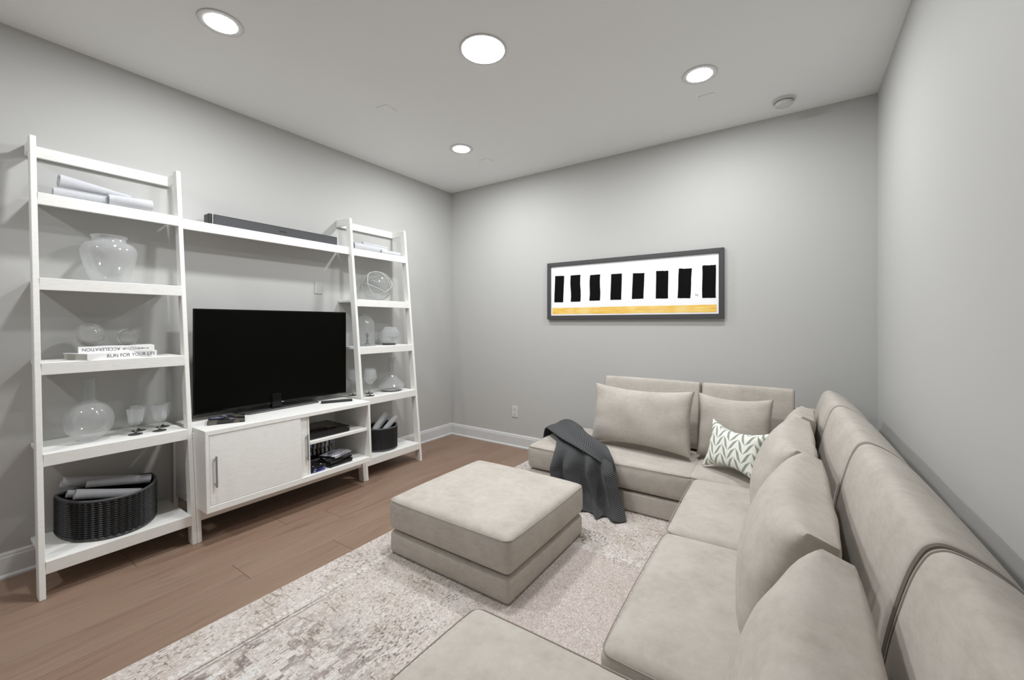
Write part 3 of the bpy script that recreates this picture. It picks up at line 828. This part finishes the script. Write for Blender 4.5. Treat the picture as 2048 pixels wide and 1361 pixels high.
BARS = [[(-1.884, 1.71), (-1.788, 1.706), (-1.799, 1.456), (-1.894, 1.459)], [(-1.721, 1.705), (-1.621, 1.705), (-1.623, 1.458), (-1.721, 1.459)],
        [(-1.527, 1.695), (-1.43, 1.696), (-1.433, 1.462), (-1.535, 1.463)], [(-1.329, 1.691), (-1.232, 1.69), (-1.238, 1.463), (-1.336, 1.464)],
        [(-1.136, 1.685), (-1.038, 1.681), (-1.047, 1.466), (-1.145, 1.466)], [(-.942, 1.69), (-.845, 1.686), (-.848, 1.46), (-.945, 1.463)],
        [(-.764, 1.696), (-.666, 1.692), (-.678, 1.457), (-.774, 1.461)], [(-.591, 1.708), (-.495, 1.707), (-.495, 1.453), (-.591, 1.456)]]
def painted(name, q, mat, rough, seed, y=YB - .0208, n=14):
    rnd = random.Random(seed); bm = bmesh.new(); pts = []
    k = rnd.uniform(-.0035, .0035)
    for i in range(4):
        a, b = Vector(q[i]), Vector(q[(i + 1) % 4]); m = n if i in (0, 2) else n
        d = (b - a).normalized(); nr = Vector((-d.y, d.x))
        for j in range(m):
            f = j / m; am = rough[i]
            pts.append(a.lerp(b, f) + nr * (rnd.uniform(-1, 1) * am + k * math.sin(f * PI * 2) * (i in (1, 3))))
    vs = [bm.verts.new((p.x, y, p.y)) for p in pts]; f = bm.faces.new(vs[::-1])
    r = bmesh.ops.extrude_face_region(bm, geom=[f])
    bmesh.ops.translate(bm, verts=[e for e in r['geom'] if isinstance(e, bmesh.types.BMVert)], vec=(0, .0012, 0))
    bmesh.ops.recalc_face_normals(bm, faces=bm.faces)
    return obj(name, bm, mat, cv)
for i, q in enumerate(BARS):
    tp = .0026 if i >= 5 else .0007
    painted('black_bar', q, M['inkblack'], (tp, .0004, .0007, .0004), 30 + i)
painted('ochre_band', [(-1.915, 1.405), (-.489, 1.403), (-.489, 1.344), (-1.913, 1.344)], M['ochre'], (.0012, .0005, .0008, .0005), 50, n=40)
sg = tube([(-.637, YB - .0208, 1.492), (-.641, YB - .0208, 1.478), (-.632, YB - .0208, 1.483), (-.628, YB - .0208, 1.474), (-.622, YB - .0208, 1.487)], .0012, 5)
obj('signature', sg, M['ink'], cv)

# ------------------------------------------------------------------ television, soundbar and remotes
tv = thing('television', 'large black flat television standing on the white media cabinet', 'television', (-3.08, 1.535, .650))
obj('back_shell', box(-3.085, -3.056, 1.03, 2.035, .715, 1.325, .008), M['black'], tv)
obj('bezel', box(-3.058, -3.049, 1.006, 2.058, .690, 1.350, .002), M['gloss'], tv)
obj('screen', box(-3.0495, -3.0478, 1.014, 2.050, .703, 1.342, 0), M['screen'], tv)
obj('badge', box(-3.049, -3.0472, 1.524, 1.552, .694, .699, 0), M['silver'], tv)
obj('neck', box(-3.075, -3.040, 1.468, 1.535, .658, .76, .003), M['gloss'], tv)
bm = bmesh.new(); bp = [(-3.17, 1.268), (-3.045, 1.252), (-2.985, 1.300), (-3.012, 1.800), (-3.16, 1.822)]
a = [bm.verts.new((x, y, .6508)) for x, y in bp]; b = [bm.verts.new((x, y, .660)) for x, y in bp]
bm.faces.new(a); bm.faces.new(b)
for i in range(5): bm.faces.new((a[i], a[(i + 1) % 5], b[(i + 1) % 5], b[i]))
bmesh.ops.recalc_face_normals(bm, faces=bm.faces); bmesh.ops.bevel(bm, geom=list(bm.edges), offset=.003, segments=1, affect='EDGES')
obj('stand_base', bm, M['stand'], tv)
sb = thing('soundbar', 'long charcoal soundbar on the bridge shelf above the television', 'soundbar', (-3.14, 1.56, 1.888))
obj('housing', box(-3.180, -3.108, 1.107, 2.016, 1.889, 1.967, .004), M['black'], sb)
obj('grille', box(-3.109, -3.100, 1.132, 2.008, 1.895, 1.961, .004), M['grille'], sb)
obj('end_trim', box(-3.109, -3.098, 1.126, 1.130, 1.890, 1.966, .0005), M['silver'], sb)
obj('badge', box(-3.1005, -3.0992, 1.548, 1.600, 1.925, 1.934, 0), M['black'], sb)
rm = thing('remote_control', 'black remote control lying on the cabinet right of the television stand', 'remote control', (-2.915, 1.888, .650), math.atan2(-.103, .217) * 0 + .0)
rm.rotation_euler = (0, 0, -math.atan2(.103, .217))
def R(p): return p
obj('body', box(-.019, .019, -.112, .112, .0008, .017, .005), M['black'], rm, 0, False)
kb = bmesh.new()
for i in range(7):
    for j in range(3): box(-.012 + j * .009, -.006 + j * .009, -.08 + i * .022, -.07 + i * .022, .0165, .0182, 0, kb)
obj('keypad', kb, M['stand'], rm, 0, False)

def disc_case(name, label, cat, loc, rz, size, mat, tilt=(0, 0), group=None, spine=M['black']):
    lx, ly, hz = size
    t = thing(name, label, cat, loc, rz, group)
    t.rotation_euler = (tilt[0], tilt[1], rz)
    obj('case', box(-lx / 2, lx / 2, -ly / 2, ly / 2, .0003, hz - .0012, .001), spine, t, 0, False)
    obj('cover', box(-lx / 2 + .002, lx / 2 - .002, -ly / 2 + .002, ly / 2 - .002, hz - .0013, hz, 0), mat, t, 0, False)
    bm = box(lx / 2 - .0004, lx / 2 + .0006, -ly / 2 + .004, ly / 2 - .004, .002, hz - .003, 0)
    obj('spine_label', bm, mat, t, 0, False)
    return t
disc_case('disc_case', 'dark patterned disc case lying on the cabinet top in front of the television', 'disc case', (-2.918, 1.138, .6505), -.40, (.165, .188, .022), M['case1'])
pl = thing('media_player', 'black media player on the upper inner shelf of the cabinet', 'media player', (-2.90, 1.745, .446))
obj('housing', box(-3.075, -2.78, 1.585, 1.905, .4475, .490, .003), M['gloss'], pl)
obj('front_panel', box(-2.781, -2.775, 1.588, 1.902, .450, .487, .001), M['black'], pl)
obj('power_light', lathe([(.004, 0), (.004, .002), (0, .002)], 10, (0, 0, 0)), M['silver'], pl, 0, False).matrix_local = Matrix.Translation((.125, .145, .032)) @ Matrix.Rotation(PI / 2, 4, 'Y')
disc_case('disc_case', 'brown edged disc case lying on top of the black media player', 'disc case', (-2.90, 1.745, .4902), -.30, (.135, .185, .014), M['case6'])
# stack in the lower compartment
zz = .2265
for i, (dx, dy, rz, m, lb) in enumerate(((0, 0, .10, 'case5', 'bottom disc case of the small pile in the lower cabinet compartment'), (-.006, .008, -.10, 'case2', 'second disc case from the bottom of the small pile in the cabinet'), (-.004, -.012, .22, 'case5', 'middle disc case of the small pile, dark green edged'), (.004, -.004, -.18, 'case2', 'fourth disc case up in the small pile, black edged'), (-.01, .006, .35, 'case4', 'silvery disc case on top of the small pile in the cabinet'))):
    disc_case('disc_case', lb, 'disc case', (-2.805 + dx, 1.805 + dy, zz), rz, (.135, .19, .0145), M[m], (0, 0), 'disc cases piled in the lower compartment'); zz += .0147
zz = .2265
for i, (m, lb) in enumerate((('case3', 'lower of two blue disc cases beside the cabinet divider'), ('case3', 'upper of two blue disc cases beside the cabinet divider'), ('case2', 'dark disc case lying on the two blue ones'))):
    disc_case('disc_case', lb, 'disc case', (-2.80 + .004 * i, 1.632, zz), .04 * i, (.13, .096, .0145), M[m], (0, 0), 'disc cases beside the divider'); zz += .0147
vw = ['first', 'second', 'third', 'fourth', 'fifth', 'sixth', 'seventh', 'eighth', 'ninth', 'tenth']
for i in range(10):
    y = 1.60 + i * .033; hgt = .158 + .012 * ((i * 7) % 3); mt = M[('case2', 'case6', 'case2', 'case5', 'case1')[i % 5]]
    t = thing('upright_disc_case', 'dark upright disc case in the back row of the lower compartment, %s from the divider' % vw[i], 'disc case', (-3.08, y, .2262), 0, 'upright disc cases in the back row')
    obj('case', box(-.07, .07, -.0145, .0145, .0003, hgt, .001), M['black'], t, 0, False)
    obj('spine_label', box(.0699, .0708, -.012, .012, .004, hgt - .004, 0), mt, t, 0, False)

# ------------------------------------------------------------------ things on the left bookcase
def roll(name, label, a, b, r0, r1, group, turns=1.7):
    return tag(obj(name, paper_roll(a, b, r0, r1, turns), M['paper'], None, 0.6), label, 'paper roll', group)
g = 'paper rolls on the top shelf of the left bookcase'
roll('paper_roll', 'thin paper roll lying along the front of the left top shelf, end to the left', (-3.098, .430, 1.924), (-3.098, .627, 1.924), .0245, .0255, g)
roll('paper_roll', 'short wide paper roll at the right front of the left top shelf', (-3.072, .63, 1.930), (-3.066, .812, 1.934), .031, .035, g)
roll('paper_roll', 'cone-shaped paper roll lying across the top of the others on the left top shelf', (-3.115, .452, 1.990), (-3.135, .735, 1.974), .036, .014, g, 1.4)

def glass_thing(name, label, cat, loc, parts, group=None):
    t = thing(name, label, cat, loc, 0, group)
    for nm, prof, mat, seg in parts: obj(nm, lathe(prof, seg), mat, t, 0.9 if seg > 16 else 0.05, False)
    return t
glass_thing('glass_vase', 'wide round glass vase with a collar on the second shelf, left bookcase', 'vase', (-3.085, .637, 1.4785),
    [('bowl', [(0, .002), (.062, .002), (.072, .010), (.088, .050), (.103, .098), (.1125, .145), (.114, .170), (.108, .193), (.094, .210), (.074, .219)], M['glass_pale'], 48),
     ('collar', [(.074, .219), (.069, .225), (.0685, .238), (.073, .246), (.076, .251), (.072, .254), (.066, .246), (.065, .230), (.070, .220)], M['glass'], 48)])
def book(name, label, loc, rz, ln, dp, ht, title, tw, tcx, flip, th):
    t = thing(name, label, 'book', loc, rz, 'stacked white books')
    c = box(-dp, 0, 0, ln, ht - .003, ht, .0008); box(-dp, 0, 0, ln, 0.0003, .003, .0008, c); box(-.004, 0, 0, ln, .002, ht - .002, .0008, c)
    obj('cover', c, M['cover'], t, 0, False)
    obj('page_block', box(-dp + .004, -.004, .003, ln - .003, .003, ht - .003, 0), M['pages'], t, 0, False)
    bm = text_mesh(title, tw, th)
    mt = Matrix(((0, 0, 1), (1, 0, 0), (0, 1, 0))).to_4x4()
    mt.translation = Vector((.0006, tcx, ht / 2))
    if flip: mt = mt @ Matrix.Rotation(PI, 4, 'Z')
    bmesh.ops.transform(bm, matrix=mt, verts=bm.verts)
    obj('spine_title', bm, M['ink'], t, 0, False)
    return t
book('book', 'white book with RUN FOR YOUR LIFE on its spine, lower of two', (-2.935, .525, 1.071), math.atan2(.100, .302), .318, .185, .034, 'RUN FOR YOUR LIFE', .228, .196, False, .0185)
ub = book('book', 'white book with upside-down ACCELERATION on its spine, upper of two', (-3.028, .508, 1.1052), -.14, .298, .168, .032, 'ACCELERATION', .143, .086, True, .0165)
dots = bmesh.new(); rd = random.Random(5)
for i in range(150):
    f = rd.random(); y = .168 + .105 * f; z = .016 + rd.gauss(0, .0050 * math.sin(PI * min(1, f * 1.15 + .08)) + .0008)
    if not .004 < z < .028: continue
    r = rd.uniform(.0006, .0013)
    vs = [dots.verts.new((.0006, y + r * 1.2 * math.cos(k * PI / 3), z + r * math.sin(k * PI / 3))) for k in range(6)]; dots.faces.new(vs)
obj('spine_print', dots, M['ink'], ub, 0, False)['kind'] = 'stuff'
for nm, lb, loc, rx, rz_ in (('glass_orb', 'larger clear glass orb on the stacked white books', (-3.085, .563, 1.1375), .060, .061), ('glass_orb', 'smaller clear glass orb on the stacked white books', (-3.085, .712, 1.1375), .045, .046)):
    bm = bmesh.new(); bmesh.ops.create_uvsphere(bm, u_segments=40, v_segments=24, radius=1.0); bmesh.ops.scale(bm, verts=bm.verts, vec=(rx, rx, rz_)); bmesh.ops.translate(bm, verts=bm.verts, vec=(loc[0], loc[1], loc[2] + rz_))
    tag(obj(nm, bm, M['solid'], None, 1.5), lb, 'orb', 'glass orbs on the books')
body = [(0, .002), (.03, .002)] + [(.096 * math.sin(a), .105 - .103 * math.cos(a)) for a in [PI * k / 20 for k in range(3, 19)]] + [(.032, .204), (.028, .211)]
glass_thing('round_decanter', 'round smoky glass decanter with straight neck on the left bookcase', 'decanter', (-3.035, .55, .6475),
    [('body', body, M['glass'], 48), ('neck', [(.028, .209), (.0272, .25), (.0275, .318), (.029, .320), (.026, .320), (.0252, .25), (.0255, .211)], M['glass_clear'], 36)])
G4 = 'small stemmed glasses on the left bookcase'
g0 = glass_thing('stemmed_glass', 'front left of four small stemmed glasses beside the round decanter', 'glass', (-2.995, .724, .6475),
    [('foot', [(0, .0005), (.031, .0005), (.031, .003), (.01, .006), (.005, .012)], M['darkglass'], 28), ('stem', [(.005, .012), (.0045, .03), (.0085, .036), (.0045, .042), (.008, .052), (.022, .056), (.030, .062), (.031, .068)], M['glass_clear'], 24), ('bowl', [(.029, .066), (.031, .072), (.0385, .140), (.0375, .140), (.030, .075), (0, .072)], M['glass'], 12)], G4)
dup(g0, (-3.085, .760, .6475), 'back left of four small stemmed glasses beside the round decanter')
dup(g0, (-2.985, .826, .6475), 'front right of four small stemmed glasses beside the bookcase rail')
dup(g0, (-3.085, .868, .6475), 'back right of four small stemmed glasses beside the bookcase rail')

def dee(cx, cy, hw, dp, n=28, off=0.0, flat=.03):
    """D outline: flat back, bowed front. Points run around the rim."""
    pts = []
    for i in range(n + 1):
        a = -PI / 2 + PI * i / n
        pts.append((cx + (dp + off) * max(0, math.cos(a)) ** .9, cy + (hw + off) * math.sin(a)))
    k = 5
    for i in range(1, k):
        a = PI / 2 + PI * i / k
        pts.append((cx + (flat + off) * math.cos(a), cy + (hw + off) * math.sin(a)))
    return pts
def basket(name, label, cx, cy, hw, dp, z0, hgt, style):
    t = thing(name, label, 'basket', (cx, cy, z0))
    P = dee(cx, cy, hw, dp); Q = dee(cx, cy, hw, dp, off=-.008); n = len(P)
    bm = bmesh.new(); r = []
    for pts, z in ((Q, z0 + .001), (P, z0 + .001), (P, z0 + hgt), (Q, z0 + hgt), (Q, z0 + .006)):
        if pts is Q and z == z0 + .001: continue
        r.append([bm.verts.new((x, y, z)) for x, y in pts])
    for a, b in zip(r, r[1:]):
        for i in range(n): bm.faces.new((a[i], a[(i + 1) % n], b[(i + 1) % n], b[i]))
    bm.faces.new(r[0]); bm.faces.new(r[-1]); bmesh.ops.recalc_face_normals(bm, faces=bm.faces)
    obj('shell', bm, M['wicker_in'], t)
    # resample the rim evenly
    def resample(pts, m):
        V = [Vector(p) for p in pts]; V.append(V[0]); L = [0]
        for a, b in zip(V, V[1:]): L.append(L[-1] + (b - a).length)
        out = []; k = 0
        for i in range(m):
            s = L[-1] * i / m
            while L[k + 1] < s: k += 1
            out.append(V[k].lerp(V[k + 1], (s - L[k]) / max(1e-9, L[k + 1] - L[k])))
        return out
    wv = bmesh.new()
    if style == 'weave':
        m = 168; E_ = resample(P, m); rows = 17
        for q in range(rows):
            z = z0 + .012 + (hgt - .024) * q / (rows - 1); path = []
            for i, p in enumerate(E_):
                d = (E_[(i + 1) % m] - E_[i - 1]).normalized(); nr = Vector((d.y, -d.x))
                s = math.cos(PI * i / 2); path.append((p.x + nr.x * (.003 + .0040 * s), p.y + nr.y * (.003 + .0040 * s), z + .0022 * s))
            tube(path, .0044, 5, True, wv)
    else:
        m = 110; E_ = resample(P, m)
        for i, p in enumerate(E_):
            d = (E_[(i + 1) % m] - E_[i - 1]).normalized(); nr = Vector((d.y, -d.x))
            q = p + nr * .002
            tube([(q.x, q.y, z0 + .006), (q.x, q.y, z0 + hgt - .004)], .0052, 6, False, wv)
    o = obj('weave' if style == 'weave' else 'ribs', wv, M['wicker'], t, 0.9); o['kind'] = 'stuff'
    for nm, z in (('rim', z0 + hgt), ('base_band', z0 + .008)):
        obj(nm, tube([(x, y, z) for x, y in dee(cx, cy, hw, dp, off=.001)], .0075, 8, True), M['wicker_rim'], t, 0.9)
    return t
basket('wicker_basket', 'black woven half-round basket of paper rolls on the lowest left shelf', -3.165, .642, .192, .300, .1655, .198, 'weave')
g = 'paper rolls in the black woven basket'
roll('paper_roll', 'rear paper roll in the woven basket, raised left end', (-3.150, .468, .432), (-3.135, .79, .350), .029, .027, g)
roll('paper_roll', 'front paper roll in the woven basket, open end at left', (-3.005, .492, .395), (-2.975, .735, .325), .027, .026, g, 2.2)
roll('paper_roll', 'thin paper roll between the other rolls in the woven basket', (-3.072, .475, .388), (-3.052, .76, .310), .019, .019, g, 2.0)
roll('paper_roll', 'flattened wide paper roll lying behind in the woven basket', (-3.075, .545, .412), (-3.045, .80, .372), .018, .026, g)

# ------------------------------------------------------------------ things on the right bookcase
g = 'paper rolls on the top shelf of the right bookcase'
roll('paper_roll', 'long paper roll on the right top shelf, open end at left', (-3.105, 2.16, 1.919), (-3.10, 2.50, 1.915), .037, .033, g)
roll('paper_roll', 'slim paper roll in front on the right top shelf, near the right rail', (-3.068, 2.42, 1.903), (-3.060, 2.625, 1.902), .020, .020, g)
roll('paper_roll', 'thin paper roll lying on top of the long roll, right top shelf', (-3.14, 2.28, 1.962), (-3.135, 2.54, 1.955), .014, .014, g)
of = thing('glass_float', 'clear glass float wrapped in pale rope on the right bookcase', 'ornament', (-3.075, 2.385, 1.4575))
bm = bmesh.new(); bmesh.ops.create_uvsphere(bm, u_segments=36, v_segments=20, radius=.128); bmesh.ops.translate(bm, verts=bm.verts, vec=(0, 0, .134))
obj('globe', bm, M['glass_clear'], of, 1.5, False)
rp = bmesh.new()
for ax_, off_ in (((.9, .3, .3), 0), ((-.2, .9, .35), .1), ((.35, -.55, .75), 0), ((.2, .35, .9), -.25), ((.75, -.6, -.1), .3)):
    A = Vector(ax_).normalized(); u = A.orthogonal().normalized(); v = A.cross(u); rr = .131 * math.sqrt(1 - off_ ** 2)
    tube([Vector((0, 0, .134)) + A * .131 * off_ + (u * math.cos(2 * PI * k / 40) + v * math.sin(2 * PI * k / 40)) * rr for k in range(40)], .0030, 6, True, rp)
obj('rope_net', rp, M['rope'], of, 0.9, False)
cl = [(.088, .012)] + [(.086, .06), (.086, .18)] + [(.086 * math.cos(a), .18 + .088 * math.sin(a)) for a in [PI / 2 * k / 8 for k in range(1, 9)]]
glass_thing('glass_cloche', 'domed glass cloche behind the left rail of the right bookcase', 'cloche', (-3.09, 2.262, 1.0625),
    [('base', [(0, .0005), (.098, .0005), (.100, .006), (.092, .012), (.030, .013), (0, .013)], M['glass_clear'], 40), ('dome', cl, M['glass_dome'], 40), ('knob', [(.004, .266), (.010, .272), (.010, .280), (.004, .286), (0, .287)], M['glass_clear'], 20)])
glass_thing('figurine', 'small grey turned finial ornament under the glass cloche', 'ornament', (-3.065, 2.275, 1.076),
    [('foot', [(0, 0), (.022, 0), (.022, .006), (.010, .012), (.007, .02)], M['grey_orn'], 20), ('shaft', [(.007, .02), (.013, .032), (.006, .044), (.006, .060), (.014, .068), (.006, .076)], M['grey_orn'], 20), ('finial', [(.006, .076), (.018, .082), (.012, .090), (.004, .100), (0, .106)], M['grey_orn'], 20)])
glass_thing('faceted_vase', 'squat faceted glass vase on the middle shelf, right bookcase', 'vase', (-3.06, 2.505, 1.0625),
    [('base', [(0, .0005), (.056, .0005), (.060, .010), (.064, .016)], M['darkglass'], 14), ('bowl', [(.060, .012), (.084, .040), (.096, .078), (.092, .115), (.072, .150), (.060, .164), (.056, .163), (.068, .148), (.087, .114), (.091, .078), (.079, .042), (.04, .018)], M['glass'], 14)])
GW = 'wine glasses on the right bookcase'
w0 = glass_thing('wine_glass', 'front wine glass of the right bookcase, dark foot at the shelf edge', 'wine glass', (-2.945, 2.213, .6485),
    [('foot', [(0, .0005), (.036, .0005), (.036, .002), (.008, .006), (.0045, .014)], M['darkglass'], 28), ('stem', [(.0045, .012), (.0035, .05), (.0038, .085), (.007, .098)], M['glass_clear'], 16), ('bowl', [(.004, .096), (.020, .106), (.055, .142), (.057, .152), (.044, .222), (.0425, .222), (.0545, .152), (.018, .110), (0, .104)], M['glass'], 32)], GW)
dup(w0, (-3.055, 2.285, .6485), 'wine glass behind the front one, clear foot, right bookcase')
dup(w0, (-3.085, 2.148, .6485), 'wine glass between the television and the left rail, right bookcase')
glass_thing('wine_decanter', 'wide-bottomed smoky wine decanter with flared neck on the right bookcase', 'decanter', (-3.03, 2.505, .6485),
    [('body', [(0, .001), (.07, .001), (.086, .006), (.094, .018), (.118, .040), (.120, .050), (.09, .082), (.05, .118), (.030, .142)], M['glass'], 44), ('neck', [(.030, .140), (.025, .165), (.025, .22), (.031, .292), (.033, .295), (.0305, .295), (.0235, .22), (.0235, .165)], M['glass_clear'], 32),
     ('foot_ring', [(.060, .0008), (.084, .0008), (.088, .006), (.084, .010), (.060, .008)], M['darkglass'], 36)])
basket('ribbed_basket', 'black ribbed half-round basket of paper rolls on the lowest right shelf', -3.11, 2.372, .165, .235, .1655, .190, 'ribs')
g = 'paper rolls in the black ribbed basket'
roll('paper_roll', 'leftmost paper roll standing aslant in the ribbed basket, raised highest', (-3.00, 2.275, .300), (-3.03, 2.430, .452), .030, .030, g)
roll('paper_roll', 'paper roll aslant at the right side of the ribbed basket, open end up', (-2.995, 2.38, .300), (-3.01, 2.535, .405), .026, .028, g, 2.2)
roll('paper_roll', 'paper roll aslant in the middle of the ribbed basket, between two others', (-3.075, 2.365, .290), (-3.085, 2.51, .415), .018, .018, g, 2.0)
